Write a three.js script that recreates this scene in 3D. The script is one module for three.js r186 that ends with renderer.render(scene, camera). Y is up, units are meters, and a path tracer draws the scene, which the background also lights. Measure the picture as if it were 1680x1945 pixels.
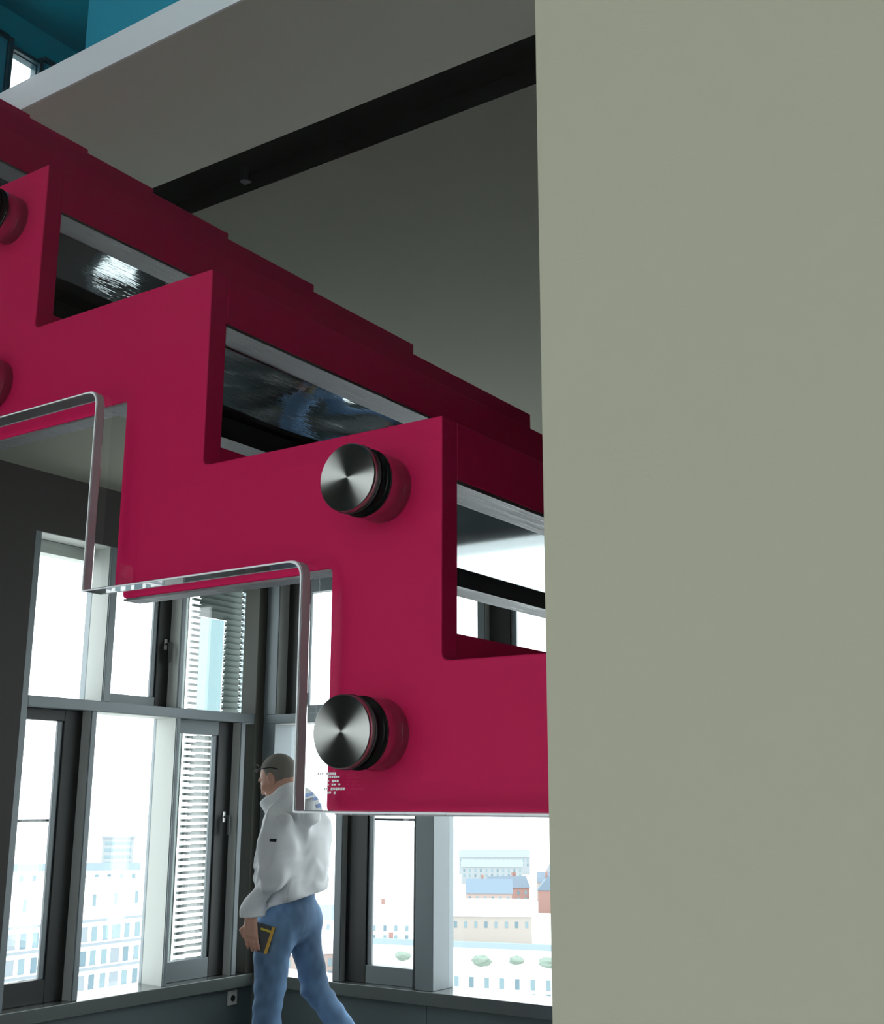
import * as THREE from 'three';
import { mergeGeometries, toCreasedNormals } from 'three/addons/utils/BufferGeometryUtils.js';
import { RoundedBoxGeometry } from 'three/addons/geometries/RoundedBoxGeometry.js';

// ---------------------------------------------------------------- camera, sky, exposure
const EYE = 1.556, FOV = 2 * Math.atan(972.5 / 2264.2) * 180 / Math.PI;
const scene = new THREE.Scene();
const camera = new THREE.PerspectiveCamera(FOV, 1680 / 1945, 0.05, 3000);
camera.position.set(0, EYE, 0);
camera.rotation.order = 'YXZ';
camera.rotation.set(13.636 * Math.PI / 180, 34.368 * Math.PI / 180, 0.199 * Math.PI / 180);
const renderer = new THREE.WebGLRenderer({ antialias: true });
renderer.toneMapping = THREE.LinearToneMapping;
renderer.toneMappingExposure = 1.55;
renderer.shadowMap.enabled = true;
scene.background = new THREE.Color().setRGB(2.75, 2.95, 3.05);   // bright overcast sky

// ---------------------------------------------------------------- helpers
let seed = 7;
const rnd = () => { seed = (seed * 1664525 + 1013904223) % 4294967296; return seed / 4294967296; };
const hash3 = (x, y, z) => { let h = Math.sin(x * 127.1 + y * 311.7 + z * 74.7) * 43758.5453; return h - Math.floor(h); };
function noise3(x, y, z) {
  const i = Math.floor(x), j = Math.floor(y), k = Math.floor(z), f = x - i, g = y - j, h = z - k;
  const s = (t) => t * t * (3 - 2 * t), u = s(f), v = s(g), w = s(h), L = (a, b, t) => a + (b - a) * t;
  const c = (a, b, d) => hash3(i + a, j + b, k + d);
  return L(L(L(c(0, 0, 0), c(1, 0, 0), u), L(c(0, 1, 0), c(1, 1, 0), u), v), L(L(c(0, 0, 1), c(1, 0, 1), u), L(c(0, 1, 1), c(1, 1, 1), u), v), w);
}
const lin = (r, g, b) => new THREE.Color().setRGB(r, g, b);
const std = (r, g, b, rough = 0.7, more = {}) => new THREE.MeshStandardMaterial({ color: lin(r, g, b), roughness: rough, ...more });
const phy = (r, g, b, rough = 0.5, more = {}) => new THREE.MeshPhysicalMaterial({ color: lin(r, g, b), roughness: rough, ...more });
const used = {};
function numbered(name) { const n = used[name] = (used[name] ?? -1) + 1; return n ? `${name}_${String(n).padStart(3, '0')}` : name; }
function grain(scale, lo, hi, stretch = 1, size = 256, s0 = 1) {            // a tileable-enough relief or roughness map
  const d = new Uint8Array(size * size * 4);
  for (let y = 0; y < size; y++) for (let x = 0; x < size; x++) {
    const n = 0.6 * noise3(x * scale, y * scale * stretch, s0) + 0.4 * noise3(x * scale * 3.1, y * scale * 3.1 * stretch, s0 + 9);
    const v = Math.round(255 * (lo + (hi - lo) * n)), o = (y * size + x) * 4;
    d[o] = d[o + 1] = d[o + 2] = v; d[o + 3] = 255;
  }
  const t = new THREE.DataTexture(d, size, size); t.wrapS = t.wrapT = THREE.RepeatWrapping; t.magFilter = THREE.LinearFilter; t.minFilter = THREE.LinearMipmapLinearFilter; t.generateMipmaps = true; t.needsUpdate = true;
  return t;
}
function metreUV(geo) {                                                      // box-projected uv in metres
  const g = geo.index ? geo.toNonIndexed() : geo, p = g.attributes.position, n = g.attributes.normal, uv = new Float32Array(p.count * 2);
  for (let i = 0; i < p.count; i++) {
    const ax = Math.abs(n.getX(i)), ay = Math.abs(n.getY(i)), az = Math.abs(n.getZ(i)), x = p.getX(i), y = p.getY(i), z = p.getZ(i);
    uv[2 * i] = ax > ay && ax > az ? z : x; uv[2 * i + 1] = ay >= ax && ay >= az ? z : y;
  }
  g.setAttribute('uv', new THREE.BufferAttribute(uv, 2));
  return g;
}
function bx(x0, x1, y0, y1, z0, z1, r = 0) {                                 // a box between two corners, edges rounded by r
  const w = Math.abs(x1 - x0), h = Math.abs(y1 - y0), d = Math.abs(z1 - z0);
  const g = r > 0 ? new RoundedBoxGeometry(w, h, d, 2, Math.min(r, w / 2.2, h / 2.2, d / 2.2)) : new THREE.BoxGeometry(w, h, d);
  g.translate((x0 + x1) / 2, (y0 + y1) / 2, (z0 + z1) / 2);
  return metreUV(g);
}
function mesh(name, geos, mat, parent) {
  const list = (Array.isArray(geos) ? geos : [geos]).map((g) => (g.index ? g.toNonIndexed() : g));
  const m = new THREE.Mesh(list.length > 1 ? mergeGeometries(list) : list[0], mat);
  m.name = parent ? name : numbered(name); m.castShadow = m.receiveShadow = true;
  (parent ?? scene).add(m);
  return m;
}
function tag(o, label, category, group) { o.userData.label = label; if (category) o.userData.category = category; if (group) o.userData.group = group; return o; }
function thing(name, label, category, pos = [0, 0, 0], group) {
  const g = new THREE.Group(); g.name = numbered(name); g.position.set(...pos); scene.add(g);
  return tag(g, label, category, group);
}
function struct(name, geos, mat, label, parent) {
  const m = geos ? mesh(name, geos, mat, parent) : new THREE.Group();
  if (!geos) { m.name = numbered(name); scene.add(m); }
  if (!parent) m.userData.kind = 'structure';
  if (label) m.userData.label = label;
  return m;
}
const at = (m, x, y, z) => { m.position.set(x, y, z); return m; };

// ---------------------------------------------------------------- materials
const fine = grain(0.35, 0.35, 0.65);
const brushMap = grain(0.5, 0.22, 0.75, 0.012, 512, 3);
const brushT = brushMap.clone(); brushT.repeat.set(6, 6); brushT.needsUpdate = true;
const fineT = fine.clone(); fineT.repeat.set(9, 9); fineT.needsUpdate = true;
const waves = grain(0.05, 0, 1, 1, 256, 5); const wavesT = waves.clone(); wavesT.repeat.set(3, 3); wavesT.needsUpdate = true;
const M = {
  red: phy(0.78, 0.018, 0.125, 0.5, { specularIntensity: 0.35, bumpMap: fineT, bumpScale: 0.00004 }),
  beige: std(0.445, 0.43, 0.325, 0.9, { bumpMap: fineT, bumpScale: 0.0002 }),
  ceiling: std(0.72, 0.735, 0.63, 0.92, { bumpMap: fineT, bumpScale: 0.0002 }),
  ceilingNear: std(0.13, 0.13, 0.115, 0.95),  // darkened copy for unseen panels, dims their reflection in the glass
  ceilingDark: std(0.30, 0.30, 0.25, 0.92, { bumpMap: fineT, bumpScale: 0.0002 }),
  fascia: std(0.92, 0.93, 0.93, 0.6),
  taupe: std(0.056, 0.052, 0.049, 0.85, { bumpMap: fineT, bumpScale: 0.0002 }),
  wall: std(0.07, 0.07, 0.065, 0.95),
  black: phy(0.006, 0.006, 0.006, 1, { specularIntensity: 0.1 }),
  floor: phy(0.10, 0.105, 0.105, 0.10, { ior: 1.75 }),
  panel: std(0.10, 0.13, 0.13, 0.5),
  frame: std(0.185, 0.215, 0.23, 0.42, { metalness: 0.15 }),
  reveal: std(0.50, 0.52, 0.49, 0.5),  // pale tone of jamb faces that catch light; shared by head boards
  sash: std(0.018, 0.020, 0.018, 0.5),
  post: std(0.075, 0.075, 0.062, 0.6),
  sill: std(0.16, 0.175, 0.17, 0.22, { metalness: 0.3 }),
  chrome: std(0.6, 0.6, 0.6, 0.22, { metalness: 1 }),
  slat: std(0.13, 0.165, 0.155, 0.5, { metalness: 0.2 }),
  pane: phy(0.97, 0.985, 0.98, 0, { transmission: 1, thickness: 0, ior: 1.5 }),
  cyan: phy(0.40, 0.475, 0.485, 0.05, { transmission: 1, thickness: 0 }),  // tone of the imitated pane reflection and of the glass fin
  teal: phy(0.008, 0.42, 0.56, 0.9, { specularIntensity: 0 }),
  tealLight: phy(0.05, 0.42, 0.58, 0.9, { specularIntensity: 0 }),
  tealDark: std(0.012, 0.07, 0.10, 0.4),
  brushed: std(0.56, 0.56, 0.57, 0.85, { metalness: 1, roughnessMap: brushT, bumpMap: brushT, bumpScale: 0.00001 }),
  mirror: std(0.46, 0.53, 0.55, 0.03, { metalness: 0.9, bumpMap: wavesT, bumpScale: 0.00005 }),
  mirrorFlat: std(0.40, 0.46, 0.48, 0.03, { metalness: 0.9 }),
  rubber: std(0.008, 0.008, 0.008, 0.45),
  steel: phy(0.52, 0.52, 0.50, 0.30, { metalness: 1 }),
  steelDisc: phy(0.56, 0.56, 0.53, 0.28, { metalness: 1, anisotropy: 0.96, anisotropyRotation: Math.PI / 2 }),
  glass: phy(1, 1, 1, 0, { transmission: 1, thickness: 0.019, ior: 1.5, attenuationColor: lin(0.72, 0.9, 0.85), attenuationDistance: 0.5 }),
  arris_glint: phy(0.85, 0.87, 0.88, 0.25),  // white stands in for light caught along the glass corners
  edge: std(0.80, 0.82, 0.82, 0.4),  // opaque grey stands in for reflections inside the glass edge
  etch: std(0.75, 0.75, 0.75, 0.8),
};

// ---------------------------------------------------------------- the setting: lower room
const XL = -5.67, ZR = -6.12, XE = 2.6, ZN = 3.6;          // inner faces of the four outer walls
const CEIL = EYE + 1.85, UP = EYE + 1.935, TOP = EYE + 4.6; // lower ceiling, upper floor, upper ceiling
const OPEN = { x0: -2.74, x1: 0.1, z0: -1.78, z1: 0.1 };  // stair opening in the slab
struct('floor', bx(XL - 0.3, XE + 0.3, -0.2, 0, ZR - 0.3, ZN + 0.3), M.floor, 'dark grey floor of the viewing room');
{
  const c = struct('ceiling', null, null, 'grey plaster ceiling around the stair opening with a black slot');
  const S0 = -2.279, S1 = -2.465;
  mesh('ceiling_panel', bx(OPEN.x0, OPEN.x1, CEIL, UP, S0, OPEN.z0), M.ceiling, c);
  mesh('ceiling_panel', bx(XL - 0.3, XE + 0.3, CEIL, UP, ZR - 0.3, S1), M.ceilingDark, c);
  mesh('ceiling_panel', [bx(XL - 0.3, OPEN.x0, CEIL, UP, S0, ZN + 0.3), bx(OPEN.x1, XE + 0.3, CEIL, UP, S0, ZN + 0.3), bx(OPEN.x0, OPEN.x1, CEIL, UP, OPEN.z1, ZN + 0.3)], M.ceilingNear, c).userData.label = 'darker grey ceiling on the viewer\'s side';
  mesh('slot_lining', [bx(XL - 0.3, XE + 0.3, CEIL + 0.055, UP, S1, S0), bx(XL - 0.3, XE + 0.3, CEIL + 0.002, CEIL + 0.055, S0 - 0.003, S0), bx(XL - 0.3, XE + 0.3, CEIL + 0.002, CEIL + 0.055, S1, S1 + 0.003)], M.black, c);
  const hook = mesh('slot_clip', [bx(-2.395, -2.375, CEIL + 0.003, CEIL + 0.055, -2.42, -2.40, 0.003), bx(-2.40, -2.37, CEIL + 0.003, CEIL + 0.008, -2.43, -2.405, 0.002)], std(0.03, 0.033, 0.04, 0.7), c);
  hook.userData.label = 'small grey clip in the black ceiling slot';
  struct('trim_1', bx(OPEN.x0, OPEN.x1, CEIL - 0.001, UP + 0.002, OPEN.z0, OPEN.z0 + 0.006), M.fascia, 'white edge strip along the slab at the stair opening');
}
// beige wall close to the camera, on the right of the picture
struct('wall_right', bx(-0.253, XE, 0, TOP, -0.60, -0.45), M.beige, 'plain beige wall that hides the lower end of the red stair');
struct('wall_bounce_blocker', bx(-0.24, XE, 0, TOP, -0.62, -0.60), M.taupe, 'added dark sheet behind the beige wall that cuts bounce light on the risers');  // added unseen sheet, dark to keep bounced light off the risers
// left wall: taupe towards the camera, header above the windows, panels below the sill
const L = (s0, s1, y0, y1, d0, d1, r) => bx(XL - d1, XL - d0, EYE + y0, EYE + y1, -s1, -s0, r);           // s along -z, d outwards
const R = (s0, s1, y0, y1, d0, d1, r) => bx(s0, s1, EYE + y0, EYE + y1, ZR - d1, ZR - d0, r);             // s along x, d outwards
const SILL = -1.085, HEAD = 1.50, LOW = -1.556, HI = 1.85, TR0 = 0.507, TR1 = 0.568;
struct('wall_left', [L(-ZN - 0.3, 4.18, LOW, HI, 0, 0.3), L(4.18, 6.44, HEAD, HI, 0, 0.3)], M.taupe, 'dark taupe wall beside and above the left windows');
struct('wall_back', [R(-5.66, XE + 0.3, HEAD, HI, 0, 0.3), R(-1.84, XE + 0.3, LOW, HEAD, 0, 0.3)], M.taupe, 'dark wall strip above the right-hand windows');
{
  const w = struct('wall_low', null, null, 'dark blue-grey panelling below the window sills');
  w.name = 'wall_parapet';
  mesh('wall_panel', L(4.18, 6.43, LOW, -1.165, 0.02, 0.3), M.panel, w);
  for (const [a, b] of [[-5.69, -4.30], [-4.296, -2.9], [-2.896, -1.84]]) mesh('wall_panel', R(a, b, LOW, -1.165, 0.02, 0.3), M.panel, w);
}
{
  const s1 = struct('trim_2', null, null, 'grey metal window sill along the left windows');
  mesh('sill_board', L(4.18, 6.14, SILL - 0.075, SILL, -0.035, 0.26, 0.004), M.sill, s1);
  const s2 = struct('trim_3', null, null, 'grey metal window sill along the right-hand windows');
  mesh('sill_board', R(-5.70, -1.84, SILL - 0.075, SILL, -0.035, 0.26, 0.004), M.sill, s2);
}
// mullions and transoms
{
  const g = struct('trim_4', null, null, 'grey metal mullions and transom of the left windows');
  const D = 0.22, B = 0.004;
  mesh('mullion', L(4.178, 4.222, SILL, HEAD, 0, D, B), M.frame, g);
  mesh('mullion', L(4.744, 4.796, TR1, HEAD, 0, D, B), M.frame, g);
  mesh('mullion', L(5.337, 5.370, TR1, HEAD, 0, D, B), M.frame, g);
  mesh('mullion', L(4.672, 4.710, SILL, TR0, 0, D, B), M.frame, g);
  mesh('mullion', L(5.346, 5.372, SILL, TR0, 0, D, B), M.frame, g);
  mesh('mullion', L(5.924, 5.964, SILL, TR0, 0, D, B), M.frame, g);
  mesh('transom', L(4.222, 6.10, TR0, TR1, 0, D, B), M.frame, g);
  mesh('corner_post', bx(-5.80, -5.662, EYE + SILL, EYE + HEAD, -6.26, -6.045, 0.004), M.post, g);
  const h = struct('trim_5', null, null, 'grey metal mullions and transom of the right-hand windows');
  mesh('mullion', R(-5.658, -5.550, SILL, TR0, 0, D, B), M.frame, h);
  mesh('mullion', R(-5.658, -5.550, TR1, HEAD, 0, D, B), M.frame, h);
  mesh('mullion', R(-5.001, -4.945, SILL, HEAD, 0, D, B), M.frame, h);
  mesh('mullion', R(-4.371, -4.239, SILL, TR0, 0, D, B), M.frame, h);
  mesh('mullion', R(-3.917, -3.862, TR1, HEAD, 0, D, B), M.frame, h);
  for (const x of [-3.10, -1.9]) mesh('mullion', R(x, x + 0.06, SILL, HEAD, 0, D, B), M.frame, h);
  mesh('transom', R(-5.655, -1.84, TR0, TR1, 0, D, B), M.frame, h);
}
let nWin = 0;
function win(label) { const g = new THREE.Group(); g.name = `window_${++nWin}`; g.userData = { kind: 'structure', label }; scene.add(g); return g; }
function handle(g, F, s, y, d) {                                             // a lever handle with its rosette
  const h = mesh('handle', [F(s - 0.013, s + 0.013, y - 0.035, y + 0.035, d - 0.008, d, 0.003), F(s - 0.007, s + 0.007, y - 0.008, y + 0.008, d - 0.045, d, 0.003)], M.chrome, g);
  mesh('lever', F(s - 0.010, s + 0.010, y - 0.115, y + 0.012, d - 0.055, d - 0.040, 0.006), M.sash, h);
}
function fixed(F, label, s0, s1, y0, y1, far, d = 0.17, band = 0) {           // far: 1 when the far jamb is at s1, -1 when at s0
  const g = win(label);
  mesh('pane', F(s0, s1, y0, y1, d, d + 0.012), M.pane, g);
  if (far) { const j = mesh('reveal_board', far > 0 ? F(s1 - 0.004, s1, y0, y1, 0.012, d) : F(s0, s0 + 0.004, y0, y1, 0.012, d), M.reveal, g); j.userData.label = 'jamb face painted pale as if lit'; }
  mesh('reveal_board', F(s0, s1, y1 - 0.004, y1, 0.004, d), M.reveal, g);
  if (band) mesh('blind_box', F(s0, s1, y1 - band, y1 + 0.02, d + 0.03, d + 0.12), M.reveal, g);
  return g;
}
function casement(F, label, s0, s1, y0, y1, far, wFar, d, o = {}) {           // an inward opening sash; wFar is the broad stile on the far jamb
  const g = win(label), wNear = o.near ?? 0.03, bt = o.bottom ?? 0.065, tp = o.top ?? 0.06, T = 0.06, bead = o.bead ?? 0.035;
  const a = far > 0 ? s0 + wNear : s0 + wFar, b = far > 0 ? s1 - wFar : s1 - wNear;
  mesh('stile', far > 0 ? F(b, s1, y0, y1, d, d + T, 0.004) : F(s0, a, y0, y1, d, d + T, 0.004), M.sash, g);
  mesh('stile', far > 0 ? F(s0, a, y0, y1, d, d + T, 0.004) : F(b, s1, y0, y1, d, d + T, 0.004), M.sash, g);
  mesh('rail', F(a, b, y0, y0 + bt, d, d + T, 0.004), o.railMat ?? M.frame, g);
  mesh('rail', F(a, b, y1 - tp, y1, d, d + T, 0.004), o.railMat ?? M.frame, g);
  mesh('glazing_bead', far > 0 ? F(b - bead, b, y0 + bt, y1 - tp, d + 0.012, d + 0.03, 0.002) : F(a, a + bead, y0 + bt, y1 - tp, d + 0.012, d + 0.03, 0.002), M.frame, g);
  mesh('pane', F(a, b, y0 + bt, y1 - tp, d + 0.032, d + 0.05), M.pane, g);
  mesh('reveal_board', far > 0 ? F(s1 - 0.003, s1, y0, y1, 0.008, d) : F(s0, s0 + 0.003, y0, y1, 0.008, d), M.reveal, g);  // far jamb face painted pale for the light it catches
  if (o.handle !== undefined) handle(g, F, far > 0 ? s1 - wFar * 0.42 : s0 + wFar * 0.42, o.handle, d);
  if (o.bar !== undefined) mesh('guard_rail', F(s0, s1, o.bar - 0.008, o.bar + 0.008, d + 0.13, d + 0.146, 0.004), M.sash, g);
  return g;
}
fixed(L, 'upper left fixed window with a pale blind box at its head', 4.222, 4.744, TR1, HEAD, 1, 0.16, 0.075);
casement(L, 'upper left casement window with a curved handle, all white outside', 4.796, 5.337, TR1, HEAD, 1, 0.105, 0.097, { handle: 0.97, bottom: 0.062 });
fixed(L, 'upper corner window with a closed slatted blind outside', 5.370, 6.045, TR1, HEAD, 0, 0.16);
casement(L, 'lower left casement window with a thin guard rail outside', 4.222, 4.672, SILL, TR0, 1, 0.128, 0.081, { bar: -0.115, bottom: 0.125, top: 0.065, railMat: M.sash });
fixed(L, 'lower fixed window looking at the white office block', 4.710, 5.346, SILL, TR0, 1, 0.185);
casement(L, 'lower corner casement window with a handle, slatted blind outside', 5.372, 5.924, SILL, TR0, 1, 0.135, 0.075, { handle: -0.105, bottom: 0.12, top: 0.09, bead: 0.04 });
fixed(L, 'narrow glass slit beside the dark corner post', 5.964, 6.045, SILL, TR0, 0, 0.16);
casement(R, 'upper casement window on the right just past the corner post', -5.550, -5.001, TR1, HEAD, -1, 0.17, 0.10, { bottom: 0.06, top: 0.10 });
fixed(R, 'lower fixed window behind the man in the white jacket', -5.550, -5.001, SILL, TR0, 0, 0.16);
casement(R, 'lower casement window on the right with a broad black stile', -4.945, -4.371, SILL, TR0, -1, 0.165, 0.05, { near: 0.05, bottom: 0.105, bead: 0.035, bar: -0.115 });
fixed(R, 'upper fixed window seen through the lowest stair gap', -4.945, -3.917, TR1, HEAD, 0, 0.16);
fixed(R, 'lower fixed window with the view over the old town roofs', -4.239, -3.10, SILL, TR0, 0, 0.16);
casement(R, 'upper casement window with a black stile seen under the stair', -3.862, -3.10, TR1, HEAD, -1, 0.15, 0.05, {});
for (const [a, b] of [[-3.04, -1.9]]) {
  fixed(R, 'fixed window pane further along the right-hand window wall', a, b, SILL, TR0, 0, 0.16);
  fixed(R, 'upper window pane further along the right-hand window wall', a, b, TR1, HEAD, 0, 0.16);
}
// wall and windows behind the camera, end wall
{
  const y0 = 0.25, y1 = 3.25;
  struct('wall_front', [bx(XL - 0.3, XE + 0.3, 0, y0, ZN, ZN + 0.3), bx(XL - 0.3, XE + 0.3, y1, UP, ZN, ZN + 0.3), bx(XL - 0.3, -2.4, y0, y1, ZN, ZN + 0.3), bx(2.2, XE + 0.3, y0, y1, ZN, ZN + 0.3)], M.wall, 'window wall behind the viewer');
  for (let i = 0; i < 4; i++) {
    const g = win('tall window in the wall behind the viewer'), a = -2.4 + i * 1.15, b = a + 1.15;
    mesh('pane', bx(a, b, y0, y1, ZN + 0.14, ZN + 0.15), M.pane, g);
    mesh('window_frame', [bx(a, a + 0.05, y0, y1, ZN + 0.08, ZN + 0.2), bx(b - 0.05, b, y0, y1, ZN + 0.08, ZN + 0.2), bx(a, b, y0, y0 + 0.05, ZN + 0.08, ZN + 0.2), bx(a, b, y1 - 0.05, y1, ZN + 0.08, ZN + 0.2)], M.frame, g);
  }
  struct('wall_end', bx(XE, XE + 0.3, 0, TOP, ZR - 0.3, ZN + 0.3), M.taupe, 'dark end wall of the room');
}
// ---------------------------------------------------------------- the setting: upper floor seen through the opening
{
  struct('ceiling_upper', bx(XL - 0.3, XE + 0.3, TOP, TOP + 0.25, ZR - 0.3, ZN + 0.3), M.teal, 'teal ceiling of the floor above');
  const a = [3.725, 3.91], y0 = UP + 1.0, y1 = EYE + 4.345;
  struct('wall_left_upper', [bx(XL - 0.05, XL, UP, TOP, -a[0], ZN + 0.3), bx(XL - 0.05, XL, UP, TOP, ZR - 0.3, -a[1]), bx(XL - 0.05, XL, UP, y0, -a[1], -a[0]), bx(XL - 0.05, XL, y1, TOP, -a[1], -a[0])], M.teal, 'teal wall of the floor above');
  const g = win('narrow bright window of the floor above between dark teal panels');
  mesh('pane', bx(XL - 0.03, XL - 0.02, y0, y1, -a[1], -a[0]), M.pane, g);
  mesh('window_frame', [bx(XL - 0.05, XL + 0.001, y0, y1, -a[0] - 0.006, -a[0] + 0.001), bx(XL - 0.05, XL + 0.001, y0, y1, -a[1] - 0.001, -a[1] + 0.006), bx(XL - 0.05, XL + 0.001, y1 - 0.006, y1 + 0.001, -a[1], -a[0]), bx(XL, XL + 0.03, y0, y1 + 0.07, -a[0], -a[0] + 0.025, 0.003), bx(XL, XL + 0.03, y0, y1 + 0.05, -a[1] - 0.025, -a[1], 0.003), bx(XL, XL + 0.03, y1, y1 + 0.025, -a[1], -a[0], 0.003)], M.tealDark, g);
  for (const [z0, z1, t] of [[-3.69, -3.2, 0.075], [-4.6, -3.94, 0.075]]) {
    mesh('side_panel', bx(XL, XL + 0.012, y0, y1 + t - 0.03, z0, z1, 0.002), M.tealLight, g);
    mesh('panel_edge', bx(XL, XL + 0.03, y1 + t - 0.03, y1 + t, z0, z1, 0.003), M.tealDark, g);
  }
  struct('wall_back_upper', bx(XL - 0.3, XE + 0.3, UP, TOP, ZR - 0.3, ZR), M.teal, 'teal back wall of the floor above');
  struct('wall_partition_upper', bx(-4.0, 1.0, UP, TOP, -3.12, -3.0), M.tealLight, 'lighter blue partition of the floor above');
  mesh('hanging_rod', [new THREE.CylinderGeometry(0.008, 0.008, 1.6, 8).translate(-4.05, EYE + 3.9, -3.05), new THREE.SphereGeometry(0.035, 10, 8).scale(1, 2.2, 1).translate(-4.05, EYE + 3.08, -3.05)], std(0.22, 0.12, 0.08, 0.6));
  tag(scene.children.at(-1), 'thin brown rod hanging beside the blue partition upstairs', 'rod');
  const wy0 = UP + 0.3, wy1 = TOP - 0.25;
  struct('wall_front_upper', [bx(XL - 0.3, XE + 0.3, UP, wy0, ZN, ZN + 0.3), bx(XL - 0.3, XE + 0.3, wy1, TOP, ZN, ZN + 0.3), bx(XL - 0.3, -5.0, wy0, wy1, ZN, ZN + 0.3), bx(2.0, XE + 0.3, wy0, wy1, ZN, ZN + 0.3)], M.wall, 'window wall of the floor above, behind the viewer');
  for (let i = 0; i < 5; i++) { const w = win('tall window of the floor above behind the viewer'); mesh('pane', bx(-5 + i * 1.4, -3.6 + i * 1.4, wy0, wy1, ZN + 0.14, ZN + 0.15), M.pane, w); mesh('window_frame', bx(-5 + i * 1.4, -4.95 + i * 1.4, wy0, wy1, ZN + 0.08, ZN + 0.2), M.frame, w); }
}

// ---------------------------------------------------------------- the staircase
const X0 = -0.9807, H0 = EYE + 0.6489, GO = 0.24985, RI = 0.18375, ZS = -0.711, TS = 0.021, WID = 1.0;
const nx = (k) => X0 + k * GO, ny = (k) => H0 - k * RI;
const K0 = -7, K1 = 11;
function zigzag(k0, k1, rTop, rLow, close) {                               // outline of a stringer: steps above, the same steps below
  const s = new THREE.Shape(), P = [];
  P.push([nx(k0) - GO - 0.02, ny(k0), 0]);
  for (let k = k0; k <= k1; k++) { P.push([nx(k), ny(k), 0.0015]); P.push([nx(k), ny(k + 1), rTop]); }
  P.push([nx(k1 + 1) - 0.004, ny(k1 + 1), 0.0015]);
  P.push([nx(k1 + 1) - 0.004, ny(k1 + 1) - 0.02, 0]);
  for (let k = k1; k >= k0; k--) { P.push([nx(k) + 0.147, Math.max(ny(k) - 0.4735, 0), rLow]); P.push([nx(k) + 0.147, ny(k) - 0.2898, 0.004]); }
  P.push([nx(k0) - GO - 0.02, ny(k0) - 0.2898, 0]);
  return rounded(P);
}
function rounded(P) {                                                      // polygon of [x, y, corner radius]
  const s = new THREE.Shape(), n = P.length;
  P.forEach(([x, y, r], i) => {
    const a = P[(i + n - 1) % n], b = P[(i + 1) % n], la = Math.hypot(a[0] - x, a[1] - y) || 1, lb = Math.hypot(b[0] - x, b[1] - y) || 1, q = Math.min(r, la / 2.2, lb / 2.2);
    const p = [x + (a[0] - x) / la * q, y + (a[1] - y) / la * q], e = [x + (b[0] - x) / lb * q, y + (b[1] - y) / lb * q];
    if (i) s.lineTo(...p); else s.moveTo(...p);
    if (q > 0) s.quadraticCurveTo(x, y, ...e);
  });
  return s;
}
const stair = thing('staircase', 'crimson red open-riser staircase with zigzag side plates and mirrored undersides', 'staircase', [0, 0, 0]);
{
  const slab = (shape, z, t, bevel) => { const g = new THREE.ExtrudeGeometry(shape, { depth: t - 2 * bevel, bevelEnabled: true, bevelThickness: bevel, bevelSize: bevel, bevelOffset: -bevel, bevelSegments: 2, curveSegments: 6 }); g.translate(0, 0, z + bevel); return metreUV(g); };
  const shape = zigzag(K0, K1, 0.007, 0.005);
  const near = mesh('side_plate', slab(shape, ZS - TS, TS, 0.0012), M.red, stair);
  const far = mesh('side_plate', slab(shape, ZS - WID, TS, 0.0012), M.red, stair);
  for (const [plate, z] of [[near, ZS], [far, ZS - WID + TS]]) for (let k = -3; k <= 4; k++) {
    mesh('edge_strip', bx(nx(k) - GO + 0.148, nx(k) + 0.146, ny(k) - 0.2918, ny(k) - 0.2899, z - TS + 0.001, z - 0.001), M.brushed, plate).userData.label = 'brushed metal strip under the plate';
  }
  for (let k = K0; k <= K1; k++) {
    const p = [[nx(k), ny(k) - 0.0452, 0.001], [nx(k), ny(k), 0.0015], [nx(k - 1) - 0.001, ny(k), 0.001], [nx(k - 1) - 0.001, ny(k) + 0.022, 0.001], [nx(k - 1) - 0.034, ny(k) + 0.022, 0.001], [nx(k - 1) - 0.034, ny(k) - 0.0452, 0.001], [nx(k) - 0.189, ny(k) - 0.0452, 0], [nx(k) - 0.189, ny(k) - 0.028, 0], [nx(k) - 0.035, ny(k) - 0.028, 0], [nx(k) - 0.035, ny(k) - 0.0452, 0]];   // with a pocket for the mirror underneath
    const z0 = ZS - WID + TS, z1 = ZS - TS;
    const t = mesh('tread', slab(rounded(p), z0, z1 - z0, 0.0005), M.red, stair);
    const yb = ny(k) - 0.0452, X = nx(k), under = (a, b, y, th) => bx(X - b, X - a, y - th, y, z0, z1);
    mesh('front_flange', under(0.001, 0.036, yb, 0.0030), M.brushed, t).userData.label = 'brushed metal strip behind the nosing';
    const film = new THREE.BoxGeometry(0.151, 0.001, z1 - z0, 24, 1, 150).translate(X - 0.1115, yb - 0.0022, (z0 + z1) / 2), fp = film.attributes.position, amp = k === 1 ? 0.0050 : k === 0 ? 0.0030 : k > 1 ? 0 : 0.003, rise = k === 0 ? 0.0135 : k === 1 ? 0.0045 : 0;
    for (let i = 0; i < fp.count; i++) { const fx_ = fp.getX(i) - X, fz_ = fp.getZ(i); fp.setY(i, fp.getY(i) + rise * (-fx_ - 0.036) / 0.151 + amp * (noise3(fx_ * 11 + k * 5, k, fz_ * 9) - 0.5) + amp * 0.05 * (noise3(fx_ * 40, k + 3, fz_ * 30) - 0.5)); }
    film.computeVertexNormals();
    mesh('mirror_panel', film, k > 1 ? M.mirrorFlat : M.mirror, t).userData.label = 'mirror-polished underside';
    mesh('black_band', [under(0.187, 0.244, yb, 0.0032), under(0.1868, 0.1892, yb + 0.0168, 0.0185)], M.black, t).userData.label = 'black band under the back of the tread';  // black band between the mirror and the rear flange
    mesh('rear_flange', under(0.244, 0.283, yb, 0.0030), M.brushed, t);
  }
}
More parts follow.
